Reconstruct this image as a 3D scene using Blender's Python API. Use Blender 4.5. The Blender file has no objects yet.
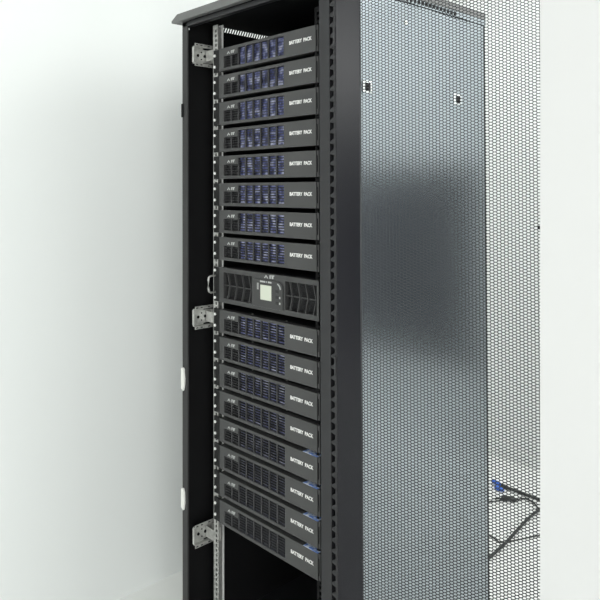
import bpy, bmesh, math, random
import numpy as np
from mathutils import Vector, Matrix
random.seed(4)
C = bpy.context.scene.collection
H = 1.57                       # lens height above the floor; z values below are measured from the lens height unless noted

# ------------------------------------------------------------------ materials
def mat(name, col, rough=.5, metal=0., spec=.5, emit=None, estr=0., noise=None, bump=None):
    m = bpy.data.materials.new(name); m.use_nodes = True
    nt = m.node_tree; b = nt.nodes['Principled BSDF']
    b.inputs['Base Color'].default_value = (*col, 1)
    b.inputs['Roughness'].default_value = rough
    b.inputs['Metallic'].default_value = metal
    b.inputs['Specular IOR Level'].default_value = spec
    if emit:
        b.inputs['Emission Color'].default_value = (*emit, 1); b.inputs['Emission Strength'].default_value = estr
    if noise or bump:
        tc = nt.nodes.new('ShaderNodeTexCoord'); n = nt.nodes.new('ShaderNodeTexNoise')
        n.inputs['Scale'].default_value = (noise or bump)[0]; n.inputs['Detail'].default_value = 3
        nt.links.new(tc.outputs['Object'], n.inputs['Vector'])
        if noise:
            r = nt.nodes.new('ShaderNodeValToRGB'); k = noise[1]
            r.color_ramp.elements[0].position = .3; r.color_ramp.elements[1].position = .7
            r.color_ramp.elements[0].color = (*[c*(1-k) for c in col], 1)
            r.color_ramp.elements[1].color = (*[min(1, c*(1+k)) for c in col], 1)
            nt.links.new(n.outputs['Fac'], r.inputs['Fac']); nt.links.new(r.outputs['Color'], b.inputs['Base Color'])
        if bump:
            bp = nt.nodes.new('ShaderNodeBump'); bp.inputs['Strength'].default_value = bump[1]
            bp.inputs['Distance'].default_value = .001
            nt.links.new(n.outputs['Fac'], bp.inputs['Height']); nt.links.new(bp.outputs['Normal'], b.inputs['Normal'])
    return m

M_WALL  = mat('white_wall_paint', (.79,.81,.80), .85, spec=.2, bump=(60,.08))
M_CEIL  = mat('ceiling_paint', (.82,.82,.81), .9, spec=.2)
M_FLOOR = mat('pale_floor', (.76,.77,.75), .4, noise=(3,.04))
M_DIMWALL = mat('dimmed_wall_paint', (.63,.63,.625), .85, spec=.2)  # wall white darkened to offset the strong light on the partition
M_DARKREF = mat('dark_reflection_panel', (.010,.012,.022), .5, spec=.08)  # for the added dark panels that only show in reflections
M_PAINT = mat('black_powder_coat', (.016,.016,.018), .38, spec=.45)
M_STILE = mat('door_paint', (.007,.007,.010), .26, spec=.38)
M_POST  = mat('post_paint', (.022,.022,.022), .42, spec=.4)
M_INNER = mat('black_inside', (.006,.006,.0065), .7, spec=.15)
M_SIDE  = mat('side_panel_lacquer', (.33,.365,.39), .22, metal=1)
M_MESH  = mat('perforated_steel', (.018,.020,.022), .45, spec=.4)
M_ROOF  = mat('roof_paint', (.13,.132,.13), .40, spec=.5)
M_BEZEL = mat('bezel_plastic', (.049,.049,.049), .42, spec=.45)
M_EAR   = mat('ear_black', (.009,.009,.009), .5, spec=.25)
M_SLAT  = mat('vent_plastic', (.026,.026,.028), .5, spec=.4)
M_CHAS  = mat('chassis_black', (.012,.012,.013), .5, spec=.3)
M_ZINC  = mat('zinc_plate', (.50,.50,.48), .42, metal=.6, noise=(90,.18))
M_ZINC_LIT = mat('lit_zinc', (.80,.80,.78), .5, metal=.1)  # zinc with brightness painted in, for the upright where little light reaches
M_SCREW = mat('bright_screw', (.90,.90,.88), .3, metal=.3)
M_WHITE = mat('white_print', (.78,.78,.76), .6)
M_LOGO  = mat('silver_print', (.42,.43,.42), .5)
M_LCD   = mat('lcd_screen', (.60,.63,.53), .25)
M_UPS   = mat('ups_plastic', (.045,.045,.045), .42, spec=.45)
M_PANEL = mat('control_panel', (.036,.036,.036), .32, spec=.5)
M_BTN   = mat('dark_button', (.015,.015,.016), .4)
M_GREYP = mat('grey_plastic', (.30,.30,.29), .5)
M_CHIP  = mat('white_latch_plastic', (.80,.80,.76), .5)
M_BLUE  = mat('blue_terminal', (.03,.13,.55), .4)
M_CABLE = mat('cable_black', (.02,.022,.02), .5)
M_LOCK  = mat('lock_chrome', (.72,.75,.76), .3, metal=.6)

def mat_cells():               # shrink-wrapped blue cells, mottled
    m = bpy.data.materials.new('blue_cell_wrap'); m.use_nodes = True
    nt = m.node_tree; b = nt.nodes['Principled BSDF']
    tc = nt.nodes.new('ShaderNodeTexCoord')
    n = nt.nodes.new('ShaderNodeTexNoise'); n.inputs['Scale'].default_value = 48; n.inputs['Detail'].default_value = 2
    oi = nt.nodes.new('ShaderNodeObjectInfo')
    ad = nt.nodes.new('ShaderNodeVectorMath'); ad.operation = 'MULTIPLY_ADD'
    ad.inputs[1].default_value = (7, 3, 5)
    cx = nt.nodes.new('ShaderNodeCombineXYZ')
    for i in range(3): nt.links.new(oi.outputs['Random'], cx.inputs[i])
    nt.links.new(cx.outputs[0], ad.inputs[0]); nt.links.new(tc.outputs['Object'], ad.inputs[2])
    nt.links.new(ad.outputs[0], n.inputs['Vector'])
    r = nt.nodes.new('ShaderNodeValToRGB'); e = r.color_ramp.elements
    e[0].position = .34; e[0].color = (.02, .022, .06, 1)
    e[1].position = .68; e[1].color = (.62, .64, .80, 1)
    k = e.new(.5); k.color = (.13, .15, .36, 1)
    nt.links.new(n.outputs['Fac'], r.inputs['Fac']); nt.links.new(r.outputs['Color'], b.inputs['Base Color'])
    b.inputs['Roughness'].default_value = .35
    return m
M_CELL = mat_cells()

def mat_sticker():             # glossy blue and white sticker
    m = bpy.data.materials.new('blue_white_sticker'); m.use_nodes = True
    nt = m.node_tree; b = nt.nodes['Principled BSDF']
    tc = nt.nodes.new('ShaderNodeTexCoord')
    n = nt.nodes.new('ShaderNodeTexNoise'); n.inputs['Scale'].default_value = 55
    r = nt.nodes.new('ShaderNodeValToRGB'); e = r.color_ramp.elements
    e[0].position = .45; e[0].color = (.10, .22, .62, 1); e[1].position = .6; e[1].color = (.75, .82, .95, 1)
    nt.links.new(tc.outputs['Object'], n.inputs['Vector'])
    nt.links.new(n.outputs['Fac'], r.inputs['Fac']); nt.links.new(r.outputs['Color'], b.inputs['Base Color'])
    b.inputs['Roughness'].default_value = .3
    return m
M_STICK = mat_sticker()

# ------------------------------------------------------------------ mesh helpers
class MB:
    def __init__(s): s.v = []; s.f = []
    def box(s, x0, x1, y0, y1, z0, z1):
        n = len(s.v)
        s.v += [(x0,y0,z0),(x1,y0,z0),(x1,y1,z0),(x0,y1,z0),(x0,y0,z1),(x1,y0,z1),(x1,y1,z1),(x0,y1,z1)]
        s.f += [tuple(n+i for i in q) for q in ((3,2,1,0),(4,5,6,7),(0,1,5,4),(1,2,6,5),(2,3,7,6),(3,0,4,7))]
        return s
    def prism(s, pts, axis, a, b):
        """polygon pts (2-D) pushed along axis from a to b; axis 0: pts=(y,z), 1: pts=(x,z), 2: pts=(x,y)"""
        n = len(s.v); k = len(pts)
        for t in (a, b):
            for p, q in pts:
                s.v.append((t,p,q) if axis == 0 else (p,t,q) if axis == 1 else (p,q,t))
        s.f.append(tuple(range(n, n+k))[::-1]); s.f.append(tuple(range(n+k, n+2*k)))
        for i in range(k):
            j = (i+1) % k; s.f.append((n+i, n+j, n+k+j, n+k+i))
        return s
    def tube(s, pts, r, seg=8):
        pts = [Vector(p) for p in pts]; rings = []
        up = Vector((0,0,1))
        for i, p in enumerate(pts):
            t = (pts[min(i+1,len(pts)-1)] - pts[max(i-1,0)]).normalized()
            a = t.cross(up)
            if a.length < 1e-3: a = t.cross(Vector((0,1,0)))
            a.normalize(); b = t.cross(a).normalized()
            rr = r[i] if isinstance(r, (list, tuple)) else r
            n = len(s.v)
            for k in range(seg):
                c = 2*math.pi*k/seg
                s.v.append(tuple(p + a*math.cos(c)*rr + b*math.sin(c)*rr))
            rings.append(n)
        for u, w in zip(rings, rings[1:]):
            for k in range(seg):
                l = (k+1) % seg; s.f.append((u+k, u+l, w+l, w+k))
        s.f.append(tuple(rings[0]+k for k in range(seg))[::-1]); s.f.append(tuple(rings[-1]+k for k in range(seg)))
        return s
    def cyl(s, c, axis, r, h, seg=12):
        d = Vector([1 if i == axis else 0 for i in range(3)])
        return s.tube([Vector(c)-d*h/2, Vector(c)+d*h/2], r, seg)
    def build(s, name, m, parent=None, bevel=0, smooth=False):
        me = bpy.data.meshes.new(name); me.from_pydata(s.v, [], s.f); me.materials.append(m)
        bm = bmesh.new(); bm.from_mesh(me); bmesh.ops.recalc_face_normals(bm, faces=bm.faces); bm.to_mesh(me); bm.free()
        if smooth:
            for p in me.polygons: p.use_smooth = True
        o = bpy.data.objects.new(name, me); C.objects.link(o); o.parent = parent
        if bevel:
            b = o.modifiers.new('Bevel', 'BEVEL'); b.width = bevel; b.segments = 2; b.limit_method = 'ANGLE'
        return o

def tag(o, label=None, cat=None, group=None, kind=None):
    if label: o['label'] = label
    if cat: o['category'] = cat
    if group: o['group'] = group
    if kind: o['kind'] = kind
    return o
def thing(name, label, cat, loc, group=None):
    o = bpy.data.objects.new(name, None); C.objects.link(o); o.location = loc; o.empty_display_size = .05
    return tag(o, label, cat, group)
def lettering(name, body, size, m, parent, loc, width=None, bold=.0, depth=.0006):
    cu = bpy.data.curves.new(name, 'FONT'); cu.body = body; cu.size = size
    cu.extrude = depth; cu.offset = bold; cu.align_x = 'CENTER'; cu.align_y = 'CENTER'
    t = bpy.data.objects.new(name, cu); C.objects.link(t)
    bpy.context.view_layer.update()
    me = bpy.data.meshes.new_from_object(t.evaluated_get(bpy.context.evaluated_depsgraph_get()))
    bpy.data.objects.remove(t); bpy.data.curves.remove(cu)
    xs = [v.co.x for v in me.vertices]; ys = [v.co.y for v in me.vertices]
    mx, my = (max(xs)+min(xs))/2, (max(ys)+min(ys))/2
    k = width/(max(xs)-min(xs)) if width else 1
    ky = size/(max(ys)-min(ys))
    for v in me.vertices: v.co = ((v.co.x-mx)*k, -v.co.z, (v.co.y-my)*ky)
    me.materials.clear(); me.materials.append(m); me.name = name
    o = bpy.data.objects.new(name, me); C.objects.link(o); o.parent = parent; o.location = loc
    return o
def copy_tree(o, parent=None):
    c = o.copy(); C.objects.link(c); c.parent = parent
    for ch in list(o.children): copy_tree(ch, c)
    return c

# ------------------------------------------------------------------ the room (world z, floor at 0)
X0, X1, Y0, Y1, ZC = -.80, 3.7, -3.4, 2.3, 2.95
def struct(name, mb, m, parent=None, bevel=0):
    o = mb.build(name, m, parent, bevel)
    if parent is None: o['kind'] = 'structure'
    return o
struct('floor', MB().box(X0-.1, X1+.1, Y0-.1, Y1+.1, -.1, 0), M_FLOOR)
struct('ceiling', MB().box(X0-.1, X1+.1, Y0-.1, Y1+.1, ZC, ZC+.1), M_CEIL)
struct('wall_left', MB().box(X0-.1, X0, Y0, Y1, 0, ZC), M_WALL)
struct('wall_back', MB().box(X0-.1, X1+.1, Y1, Y1+.1, 0, ZC), M_WALL)
struct('wall_far_right', MB().box(X1, X1+.1, Y0, Y1, 0, ZC), M_WALL)
struct('wall_front', MB().box(X0-.1, X1+.1, Y0-.1, Y0, 0, ZC), M_WALL)
struct('added_partition', MB().prism([(.9604,0),(X1,0),(X1,ZC),(.9914,ZC)], 1, -.108, -.02), M_DIMWALL)       # added partition, leaning; its end hides the free edge of the open door
w = struct('reflection_panel_1', MB().box(1.35, 3.0, Y1-.012, Y1-.002, .48, 1.72), M_DARKREF)  # added dark panel out of view, darkens the middle of the side panel's reflection
f = MB()
f.box(1.29, 1.35, Y1-.03, Y1-.002, .42, 1.78).box(3.0, 3.06, Y1-.03, Y1-.002, .42, 1.78)
f.box(1.35, 3.0, Y1-.03, Y1-.002, .42, .48).box(1.35, 3.0, Y1-.03, Y1-.002, 1.72, 1.78)
struct('reflection_panel_frame', f, M_CEIL, w)  # pale surround of the added dark panel
struct('reflection_panel_2', MB().box(1.0, 2.6, Y0+.002, Y0+.012, .35, 1.85), M_DARKREF)  # added dark panel behind the camera, darkens the reflection in the door stile

# ------------------------------------------------------------------ server cabinet
W = .353; FR = .0; DP = .735; ZT = .590; ZB = -1.50
cab = thing('server_cabinet', 'tall black steel server cabinet with its perforated door standing open', 'cabinet', (0, 0, H))
# roof: slab with chamfered left edge, front lip and side skirt
r = MB()
r.box(-.354, .363, -.004, DP, .583, .590)
r.prism([(-.386,.566),(-.386,.574),(-.352,.592),(.352,.592),(.363,.586),(.363,.566)], 1, -.022, -.002)
r.prism([(-.386,.566),(-.386,.574),(-.352,.592),(-.352,.566)], 1, -.002, .03)
r.box(.345, .363, -.002, DP, .566, .588)
roof = r.build('roof', M_ROOF, cab, .002)
MB().box(-.351, .345, .0, DP-.012, .5795, .5825).build('roof_lining', M_INNER, roof)
MB().box(-.352, .345, .0, .020, .549, .5655).build('front_rail', M_PAINT, roof, .002)
sl = MB(); y0, y1, n = .165, .460, 26; pt = (y1-y0)/n        # left skirt with open slanted vent slots
sl.box(-.354, -.350, .03, y0, .5455, .583); sl.box(-.354, -.350, y1, DP, .5455, .583)
sl.box(-.354, -.350, y0, y1, .5455, .561); sl.box(-.354, -.350, y0, y1, .578, .583)
for i in range(n):
    y = y0+i*pt
    sl.prism([(y-.004,.560),(y,.560),(y+.008,.579),(y+.004,.579)], 0, -.354, -.350)
sl.build('vented_skirt', M_INNER, roof)
sk = MB().box(.352, .362, .0, DP, .548, .5655).build('side_skirt', M_SIDE, roof)
vs = MB()
for i in range(14): vs.box(.3615, .3632, .30+i*.019, .311+i*.019, .552, .5635)
vs.build('vent_slots', M_INNER, roof)
# left front post and the corner post with its perforated strip
lp = MB().box(-.354, -.322, 0, .007, ZB, .566).build('front_post', M_POST, cab, .003)
sp = MB().prism([(-.3535,-.668),(-.3415,-.674),(-.336,-.655),(-.335,-.632),(-.3385,-.612),(-.338,-.602),(-.343,-.597),(-.353,-.600)], 1, -.006, .012).build('strike_plate', M_CHIP, lp, .001)
tag(sp, label='white worn latch keeper')
sp = MB().prism([(-.3535,-1.064),(-.340,-1.070),(-.335,-1.045),(-.3365,-1.012),(-.343,-.998),(-.353,-1.002)], 1, -.006, .012).build('strike_plate', M_CHIP, lp, .001)
tag(sp, label='white worn latch keeper')
MB().box(-.3545, -.345, -.003, .012, .245, .29).build('latch_slot', M_INNER, lp)
rp = MB()
rp.box(.300, .3385, 0, .03, ZB, .566)                # stile
rp.box(.3385, .354, .014, .03, ZB, .566)             # sunk back of the strip
rp.box(.354, .362, -.002, .03, ZB, .566)             # rolled edge
rpo = rp.build('front_post', M_PAINT, cab, .0015)
fins = MB(); z = ZB+.02
while z < .55:
    fins.prism([(.3385,z-.001),(.354,z-.004),(.354,z+.014),(.348,z+.010),(.3385,z+.005)], 1, .0015, .014); z += .0281
fo = fins.build('notched_strip', M_PAINT, rpo)
# panels
MB().box(-.353, -.345, .007, DP, ZB, .545).build('left_panel', M_INNER, cab)
MB().box(-.340, .34, DP-.012, DP, ZB, .566).build('back_panel', M_INNER, cab)
MB().box(-.354, .36, 0, DP, ZB-.03, ZB).build('base', M_PAINT, cab, .002)
for x, y in ((-.3,.06), (.3,.06), (-.3,.67), (.3,.67)):
    MB().cyl((x, y, ZB-.05), 2, .022, .04, 16).build('levelling_foot', M_PAINT, cab)
MB().box(.34, .352, .03, DP-.012, ZB, .566).build('inner_liner', M_INNER, cab)
side = MB()
side.box(.352, .3605, .032, DP-.012, ZB+.01, .545)
sideo = side.build('side_panel', M_SIDE, cab, .0015)
MB().box(.352, .358, DP-.012, DP, ZB, .566).build('rear_edge', M_INNER, sideo)
def lock(y, z, m):
    k = MB().box(.3605, .3635, y-.020, y+.020, z-.017, z+.017)
    o = k.build('lock', M_LOCK, sideo, .002)
    q = MB()
    q.box(.3636, .3655, y-.011, y+.011, z-.011, z+.011)
    q.build('lock_core', M_INNER, o, .001)
lock(.125, .2805, 0); lock(.5637, .2848, 0)
# small white fastener near the top of the side panel
MB().cyl((.3615, .300, .487), 0, .006, .004, 14).build('fastener', M_CHIP, sideo)

# 19-inch uprights: real square holes
def upright(name, xl, xr, y, z0, z1, hx0, hx1, mtl, pitch=.01588, hh=.0095, flange=.035, th=.002, side=-1):
    m = MB()
    m.box(xl, hx0, y, y+th, z0, z1); m.box(hx1, xr, y, y+th, z0, z1)
    z = z0
    while z < z1-pitch:
        m.box(hx0, hx1, y, y+th, z, z+pitch-hh); z += pitch
    m.box(hx0, hx1, y, y+th, z, z1)
    xf = xl if side < 0 else xr
    m.box(min(xf, xf-side*th), max(xf, xf-side*th), y, y+flange, z0, z1)
    return m.build(name, mtl, cab)
lr = upright('mounting_rail', -.2575, -.2300, .058, -1.42, .548, -.2450, -.2360, M_ZINC)
upright('mounting_rail', .224, .256, .060, -1.42, .515, .2325, .2425, M_INNER, side=1)
upright('rear_rail', -.306, -.281, .118, -1.42, .566, -.297, -.292, M_ZINC_LIT, flange=.02)
upright('rear_rail', -.259, -.2235, .62, -1.42, .535, -.2425, -.2315, M_ZINC)
upright('rear_rail', .224, .256, .62, -1.42, .535, .2325, .2425, M_ZINC, side=1)
for zc in (.452, -.427, -1.147):                    # zinc brackets that carry the left rail
    b = MB(); x = -.306; h = .037
    b.box(x, x+.002, .010, .052, zc-h+.010, zc+h-.010)
    b.box(x, x+.002, .052, .085, zc-.022, zc+.022)
    b.box(x, x+.014, .010, .085, zc+h-.010, zc+h-.008)
    b.box(x, x+.014, .010, .085, zc-h+.008, zc-h+.010)
    b.box(x+.012, x+.014, .010, .085, zc+h-.009, zc+h+.001)
    b.box(x+.012, x+.014, .010, .085, zc-h-.001, zc-h+.009)
    b.box(x, x+.010, .008, .0105, zc-h+.012, zc+h-.012)
    b.box(x, -.250, .083, .085, zc-.022, zc+.022)
    b.box(-.30, -.250, .0600, .062, zc-.018, zc+.018)
    bo = b.build('rail_bracket', M_ZINC, cab, .0006)
    for yy in (.030, .058): MB().cyl((x+.0025, yy, zc), 0, .0052, .002, 10).build('bolt_hole', M_INNER, bo)
    for dz_ in (.012, -.012): MB().cyl((x+.0025, .044, zc+dz_), 0, .0025, .002, 8).build('screw_hole', M_INNER, bo)
    for yy in (.018, .036, .066):
        for sg in (1, -1):
            zz = zc+sg*(h-.004); MB().box(x+.0139, x+.0146, yy-.004, yy+.004, zz-.0015, zz+.0015).build('slot', M_INNER, bo)
# ---------------------------------------------------------------- open perforated door
PHI = math.atan2(.2425, .4327)
door = MB()
Z0D, Z1D, TW = -1.475, .548, .70
door.box(0, .0655, -.004, .010, Z0D, Z1D)
door.box(.634, TW, -.004, .010, Z0D, Z1D)
door.box(.06, .64, -.004, .010, Z0D, Z0D+.055)
door.box(.06, .64, -.004, .010, Z1D-.035, Z1D)
do = door.build('door', M_STILE, cab, .002)
do.location = (.3655, -.004, 0); do.rotation_euler = (0, 0, PHI)
def perforated(x0, x1, z0, z1, dx, dz, y0, y1, k):
    nx = int((x1-x0)/dx)+1; nz = int((z1-z0)/dz)+1
    w1, w2 = dx*.335, dx*.665
    hexa = np.array([(-w1,-dz/2),(w1,-dz/2),(w2,0),(w1,dz/2),(-w1,dz/2),(-w2,0)])
    i, j = np.meshgrid(np.arange(nx), np.arange(nz), indexing='ij')
    cx = (x0+i*dx).ravel(); cz = (z0+j*dz+(i%2)*dz/2).ravel()
    N = len(cx)
    outer = np.stack([cx,cz],1)[:,None,:]+hexa[None]
    inner = np.stack([cx,cz],1)[:,None,:]+hexa[None]*np.array(k)
    key = np.round(outer.reshape(-1,2)*1e5).astype(np.int64)
    uq, first, inv = np.unique(key, axis=0, return_index=True, return_inverse=True)
    inv = inv.reshape(N,6); uo = outer.reshape(-1,2)[first]; nu = len(uo)
    def lift(p, y): return np.stack([p[:,0], np.full(len(p), y), p[:,1]],1)
    ii = inner.reshape(-1,2)
    verts = np.concatenate([lift(uo,y0), lift(ii,y0), lift(uo,y1), lift(ii,y1)])
    inn = (nu+np.arange(N*6)).reshape(N,6); off = nu+N*6
    a, b = inv, np.roll(inv,-1,1); c, d = np.roll(inn,-1,1), inn
    fr = np.stack([a,b,c,d],2).reshape(-1,4)
    bk = np.stack([a,d,c,b],2).reshape(-1,4)+off
    wl = np.stack([d,c,c+off,d+off],2).reshape(-1,4)
    faces = np.concatenate([fr,bk,wl])
    me = bpy.data.meshes.new('perforated_sheet')
    me.vertices.add(len(verts)); me.vertices.foreach_set('co', verts.ravel())
    me.loops.add(len(faces)*4); me.loops.foreach_set('vertex_index', faces.ravel().astype(np.int32))
    me.polygons.add(len(faces)); me.polygons.foreach_set('loop_start', (np.arange(len(faces))*4).astype(np.int32))
    me.update(calc_edges=True); me.validate()
    return me
me = perforated(.066, .634, Z0D+.05, Z1D-.03, .00845, .00765, .0015, .0027, (.80,.74))
me.materials.append(M_MESH)
ps = bpy.data.objects.new('perforated_sheet', me); C.objects.link(ps); ps.parent = do
lk = MB().box(.499, .545, -.010, .006, -.30, -.105).build('lock_housing', M_MESH, do, .004)
MB().box(.4915, .545, -.016, -.008, -.096, -.088).build('swing_handle', M_INNER, lk, .002)
for zz in (.40, -.46, -1.32):
    MB().cyl((-.004, .003, zz), 2, .005, .05, 10).build('hinge', M_PAINT, do)

# ---------------------------------------------------------------- battery packs
RF = .050                                   # plane of the pack faces
def emblem(parent, x, z, s, m, y=RF):
    e = MB()
    e.prism([(x-.022*s, z-.0045*s), (x-.013*s, z+.0055*s), (x-.004*s, z-.0045*s), (x-.0085*s, z-.0045*s), (x-.013*s, z+.001*s), (x-.0175*s, z-.0045*s)], 1, y-.0008, y+.001)
    e.prism([(x+.002*s, z+.0055*s), (x+.010*s, z+.0055*s), (x+.010*s, z+.0025*s), (x+.007*s, z+.0025*s), (x+.007*s, z-.0045*s), (x+.002*s, z-.0045*s)], 1, y-.0008, y+.001)
    e.prism([(x+.0115*s, z-.0045*s), (x+.0115*s, z+.0055*s), (x+.022*s, z+.0065*s), (x+.022*s, z+.0025*s), (x+.0185*s, z+.002*s), (x+.0185*s, z-.0045*s)], 1, y-.0008, y+.001)
    return e.build('logo', m, parent)
def make_pack():
    t = thing('battery_pack', 'x', 'battery', (0,0,0), 'battery packs in the server cabinet')
    hz = .0372
    MB().box(-.214, .218, RF+.024, RF+.50, -.0335, .033).build('chassis', M_CHAS, t, .001)
    b = MB(); f0, f1 = RF, RF+.022
    vx0, vx1, vz0, vz1 = -.187, .1035, -.0275, .0285
    b.box(-.2125, vx0, f0, f1, -hz, hz)
    b.box(vx1, .2375, f0, f1, -hz, hz)
    b.box(vx0, vx1, f0, f1, vz1, hz); b.box(vx0, vx1, f0, f1, -hz, vz0)
    b.box(-.187, -.1145, f0, f0+.006, .0090, vz1)         # plate behind the logo
    bez = b.build('bezel', M_BEZEL, t)
    s = MB(); nc = 8; cw = (vx1-vx0)/nc
    for i in range(1, nc): s.box(vx0+i*cw-.0028, vx0+i*cw+.0028, f0+.002, f0+.007, vz0, vz1)
    ns = 7; dz = (vz1-vz0)/ns
    for k in range(1, ns):
        z = vz0+k*dz
        s.prism([(f0+.0025, z-.0009), (f0+.0025, z+.0003), (f0+.0090, z+.0024), (f0+.0090, z+.0012)], 0, vx0, vx1)
    s.build('vent_grille', M_SLAT, t)
    MB().box(vx0+.001, vx0+2*cw-.001, f0+.0105, f0+.019, vz0+.001, vz1-.001).build('circuit_cover', M_CHAS, t)
    c = MB()
    for i in range(2, nc): c.box(vx0+i*cw+.001, vx0+(i+1)*cw-.001, f0+.0105, f0+.019, vz0+.001, vz1-.001)
    c.build('battery_cells', M_CELL, t)
    e = MB().box(-.2455, -.2125, RF+.002, RF+.0075, -hz, hz)
    e.box(-.2225, -.2125, RF-.001, RF+.012, -hz+.002, hz-.002)
    el = e.build('ear', M_EAR, t, .0008)
    for z in (-.0185, .0185):
        MB().cyl((-.2375, RF+.0005, z), 1, .0047, .0035, 12).build('screw', M_SCREW, el)
    e = MB().box(.2380, .2455, RF+.002, RF+.0075, -hz, hz)
    er = e.build('ear', M_BEZEL, t, .0008)
    MB().box(.2395, .2420, RF+.001, RF+.003, -.023, .023).build('ear_slot', M_INNER, er)
    emblem(t, -.150, .0185, .88, M_LOGO)
    lettering('lettering', 'BATTERY  PACK', .0108, M_WHITE, t, (.175, RF, .003), .093, bold=.00035)
    for x in (-.085, .075):
        MB().cyl((x, RF+.035, .0338), 2, .003, .003, 10).build('cover_screw', M_GREYP, t)
    return t
PP, Z1 = .0882, .4247
GAP = PP*74/27.6
zs = [Z1-PP*i for i in range(8)] + [Z1-7*PP-GAP-PP*i for i in range(8)]
ordn = ['topmost', 'second', 'third', 'fourth', 'fifth', 'sixth', 'seventh']
labels = ['black battery pack topmost in the cabinet, just under the slotted roof skirt']
labels += [f'black battery pack with blue cells behind its vents, {n} from the top of the cabinet' for n in ordn[1:]]
labels += ['black battery pack directly above the unit with the small screen',
           'black battery pack directly below the unit with the small screen']
labels += [f'black battery pack, {n} below the unit with the small screen' for n in ordn[1:4]]
labels += [f'battery pack with blue sticker on top, {n} below the unit with the screen' for n in ('fifth', 'sixth', 'seventh')]
labels += ['black battery pack lowest in the cabinet, blue sticker on its top']
proto = make_pack()
packs = [proto]+[copy_tree(proto) for _ in zs[1:]]
for i, (o, z) in enumerate(zip(packs, zs)):
    o.location = (0, 0, H+z); o['label'] = labels[i]
    if i not in (7, 15): MB().box(-.229, -.220, .085, .58, z-.058, z-.028).build('slide_rail', M_INNER, cab)
    if i >= 12:
        MB().box(.178, .237, RF+.0005, RF+.030, .0373, .0380).build('warning_sticker', M_STICK, o)

# ---------------------------------------------------------------- UPS
ups = thing('ups_unit', 'black rack UPS with small grey screen and chevron vents, between the battery packs', 'power supply', (0, 0, H-.311))
hz = .0565
MB().box(-.214, .218, RF+.024, RF+.52, -.054, .054).build('chassis', M_CHAS, ups, .001)
b = MB(); f0, f1 = RF, RF+.022
L0, L1, R0, R1, vz = -.190, -.046, .107, .2375, .042
b.box(-.2125, L0, f0, f1, -hz, hz); b.box(L1, R0, f0, f1, -hz, hz); b.box(R1, .2455, f0, f1, -hz, hz)
for a, c in ((L0,L1),(R0,R1)):
    b.box(a, c, f0, f1, vz, hz); b.box(a, c, f0, f1, -hz, -vz)
b.build('bezel', M_UPS, ups)
for a, c, n, sg in ((L0,L1,4,1), (R0,R1,4,1)):
    g = MB(); cw = (c-a)/n
    g.box(a, c, f0+.003, f0+.008, -.0014, .0014)
    for i in range(0, n):
        x = a+(i+.55)*cw
        for s in (-1, 1):
            g.prism([(x+.011-.0014, 0), (x+.011+.0014, 0), (x+.0014, s*vz), (x-.0014, s*vz)], 1, f0+.001, f0+.008)
    go = g.build('vent_ribs', M_UPS, ups)
    q = MB()
    for k in range(-8, 9):
        for i in range(22):
            x = a+(i+.5+.5*(k%2))*(c-a)/22.5
            q.box(a if i == 0 else x-.001, x+.001, f0+.012, f0+.014, k*.005-.0008, k*.005+.0008)
    q.box(a, c, f0+.0165, f0+.0185, -vz, vz)
    q.build('vent_mesh', M_CHAS, go)
p = MB()
pts = [(-.036,-.046),(.097,-.046),(.100,-.043)]
for k in range(7):
    an = k/6*math.pi/2; pts.append((.078+.022*math.cos(an), .016+.022*math.sin(an)))
pts += [(-.033,.038),(-.036,.035)]
p.prism(pts, 1, RF-.004, RF+.002)
pan = p.build('control_panel', M_PANEL, ups, .001)
MB().box(.0005, .0505, RF-.0055, RF-.003, -.023, .022).build('screen', M_LCD, pan, .001)
k = MB()
for i, wd_ in enumerate((.009,.008,.005,.003,.009,.007)): k.box(-.001+i*.009, -.001+i*.009+wd_, RF-.0046, RF-.003, .0295, .0345)
k.build('small_print', M_LOGO, pan)
MB().box(-.016, -.008, RF-.0048, RF-.003, .006, .026).build('status_light', M_GREYP, pan)
for z in (.008, -.009, -.026):
    MB().box(.0685, .082, RF-.0055, RF-.003, z-.005, z+.005).build('button', M_BTN, pan, .001)
hl = MB()  # curved highlight on the control panel, modelled as a pale tube
pts = []
for k in range(7):
    an = math.radians(10+k/6*70); pts.append((.076+.0155*math.cos(an), RF-.0045, .012+.019*math.sin(an)))
hl.tube(pts, .0022, 6)
hl.build('highlight_arc', M_LOGO, pan)
for z in (-.009, -.026): MB().box(.0855, .0905, RF-.0048, RF-.003, z-.003, z+.003).build('indicator', M_LOGO, pan)
emblem(ups, .036, .0475, 1.05, M_LOGO)
e = MB().box(-.2455, -.2125, RF+.002, RF+.0075, -hz, hz); el = e.build('ear', M_EAR, ups, .0008)
for z in (-.045, .045):
    MB().cyl((-.2375, RF+.0005, z), 1, .0047, .0035, 12).build('screw', M_SCREW, el)
h = []
for y, z in ((RF+.004,.027),(RF-.018,.027),(RF-.025,.023),(RF-.027,.014),(RF-.027,-.014),(RF-.025,-.023),(RF-.018,-.027),(RF+.004,-.027)):
    h.append((-.236, y, z))
MB().tube(h, .0032, 8).build('handle', M_ZINC, el, smooth=True)

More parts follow.
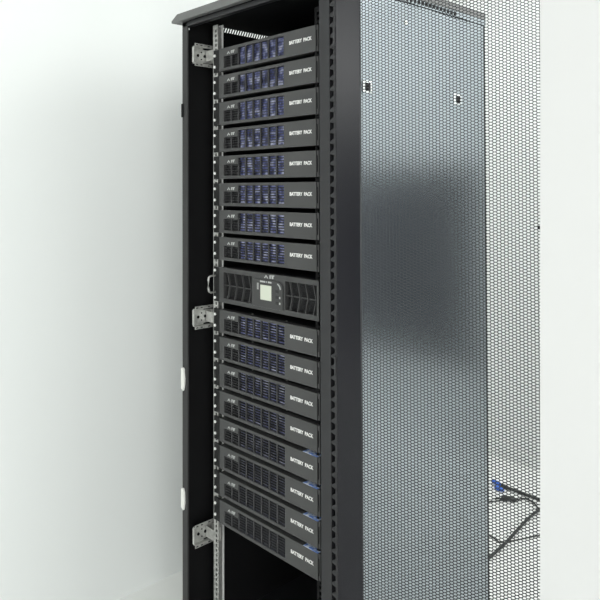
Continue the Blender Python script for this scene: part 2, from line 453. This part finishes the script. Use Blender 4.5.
# ---------------------------------------------------------------- cables on the floor behind the cabinet (world z)
def spline(pts, n=10):
    P = [Vector(p) for p in pts]; P = [2*P[0]-P[1]]+P+[2*P[-1]-P[-2]]; out = []
    for i in range(1, len(P)-2):
        for k in range(n):
            t = k/n; a, b_, c, d = P[i-1:i+3]
            out.append(.5*(2*b_+(c-a)*t+(2*a-5*b_+4*c-d)*t*t+(3*b_-a-3*c+d)*t**3))
    out.append(P[-2]); return out
t = thing('power_cable', 'thick black cable with two blue terminals on the floor behind the open door', 'cable', (-.07, 1.951, 0))
def loc(pts): return [(x+.07, y-1.951, z) for x, y, z in pts]
MB().tube(spline(loc([(-.285,1.949,.012),(-.071,1.951,.008),(.107,1.954,.008),(.40,1.99,.008),(.75,2.02,.008)])), .0075, 10).build('sheath', M_CABLE, t, smooth=True)
MB().tube(loc([(-.296,1.950,.013),(-.262,1.949,.012)]), .010, 12).build('sleeve', M_CABLE, t, smooth=True)
for p, q in (((-.350,1.957,.016),(-.296,1.950,.013)), ((-.310,1.913,.012),(-.262,1.909,.010))):
    MB().tube(loc([p, tuple((a_+b_*2)/3 for a_, b_ in zip(p, q)), q]), [.011,.012,.007], 10).build('terminal', M_BLUE, t)
t = thing('adapter_cable', 'thin black cable ending in a fat black plug, lying beside the blue terminals', 'cable', (-.2, 1.82, 0))
def loc(pts): return [(x+.2, y-1.82, z) for x, y, z in pts]
MB().tube(spline(loc([(-.165,1.85,.010),(-.147,1.91,.006),(-.09,1.90,.005),(-.012,1.835,.005),(.113,1.80,.005),(.40,1.82,.005),(.8,1.86,.005)])), .0038, 8).build('cord', M_CABLE, t, smooth=True)
MB().tube(loc([(-.255,1.785,.008),(-.222,1.815,.011),(-.219,1.818,.014),(-.172,1.850,.013),(-.160,1.856,.008)]), [.003,.004,.013,.012,.005], 10).build('plug', M_CABLE, t, smooth=True)
MB().tube(loc([(-.215,1.812,.006),(-.235,1.775,.004),(-.262,1.745,.004)]), .003, 6).build('pin_lead', M_CABLE, t, smooth=True)
t = MB().tube(spline([(.35,2.15,.008),(.10,2.06,.008),(-.034,1.878,.008),(.012,1.435,.008),(.032,1.22,.008),(.06,1.0,.008),(.10,.80,.008)]), .0065, 10).build('floor_cable', M_CABLE, None, smooth=True)
tag(t, 'black cable running diagonally across the floor and in behind the cabinet', 'cable')
t = MB().tube(spline([(-.25,1.50,.003),(-.122,1.474,.003),(-.043,1.454,.003),(-.001,1.459,.003),(.086,1.64,.003),(.150,1.69,.003),(.50,1.62,.003)]), .003, 8).build('thin_wire', M_CABLE, None, smooth=True)
tag(t, 'thin dark wire with a shallow bend, lowest of the cables seen through the mesh', 'cable')


# ---------------------------------------------------------------- light
def area(name, loc, sx, sy, power, col=(.985,1,.99)):
    l = bpy.data.lights.new(name, 'AREA'); l.shape = 'RECTANGLE'; l.size = sx; l.size_y = sy; l.energy = power; l.color = col
    o = bpy.data.objects.new(name, l); C.objects.link(o); o.location = loc
    return o
area('ceiling_fill', (1.45, -1.75, ZC-.03), 4.2, 2.8, 8)
area('ceiling_fill', (2.10, 1.35, ZC-.03), 2.8, 1.5, 66)  # added to light the space behind the partition
area('ceiling_fill', (-.05, 1.60, ZC-.03), 1.2, .9, 11)  # added fill for the back wall and the gap beside the cabinet
o = area('fill_light', (.45, Y0+.05, 1.25), 1.0, 2.2, 13); o.rotation_euler = (math.radians(90), 0, 0)  # added fill for the left wall and cabinet front, no window there
o = area('fill_light', (1.55, Y0+.05, 2.55), 1.6, .6, 14); o.rotation_euler = (math.radians(90), 0, 0)  # added to brighten the upper door stile by reflection
o = area('fill_light', (X1-.05, -2.30, 1.15), 1.8, 2.2, 76); o.rotation_euler = (math.radians(90), 0, math.radians(90))  # added broad fill that evens out the left wall
o = area('fill_light', (X1-.05, 1.15, 1.25), 1.8, 2.4, 36); o.rotation_euler = (math.radians(90), 0, math.radians(90))  # added fill for the area seen through the door mesh
wd = bpy.data.worlds.new('World'); bpy.context.scene.world = wd; wd.use_nodes = True
wd.node_tree.nodes['Background'].inputs[0].default_value = (.9,.95,1,1)
wd.node_tree.nodes['Background'].inputs[1].default_value = .3

# ---------------------------------------------------------------- camera
cam = bpy.data.cameras.new('Camera'); co = bpy.data.objects.new('Camera', cam); C.objects.link(co)
a, tilt, roll = -.81995, .01789, -.00337
F = Vector((math.sin(a)*math.cos(tilt), math.cos(a)*math.cos(tilt), math.sin(tilt)))
R = Vector((math.cos(a), -math.sin(a), 0)); U = R.cross(F)
R, U = R*math.cos(roll)+U*math.sin(roll), U*math.cos(roll)-R*math.sin(roll)
co.matrix_world = Matrix(((R.x,U.x,-F.x,1.5782),(R.y,U.y,-F.y,-1.29265),(R.z,U.z,-F.z,H+.00256),(0,0,0,1)))
cam.sensor_width = 36; cam.lens = 677.9/600*36; cam.shift_x = (300-292.3)/600; cam.shift_y = (176.32-300)/600; cam.clip_start = .05
sc = bpy.context.scene; sc.camera = co
sc.view_settings.view_transform = 'Standard'; sc.view_settings.look = 'None'
sc.view_settings.exposure = -0.08; sc.view_settings.gamma = 1; sc.view_settings.use_curve_mapping = False
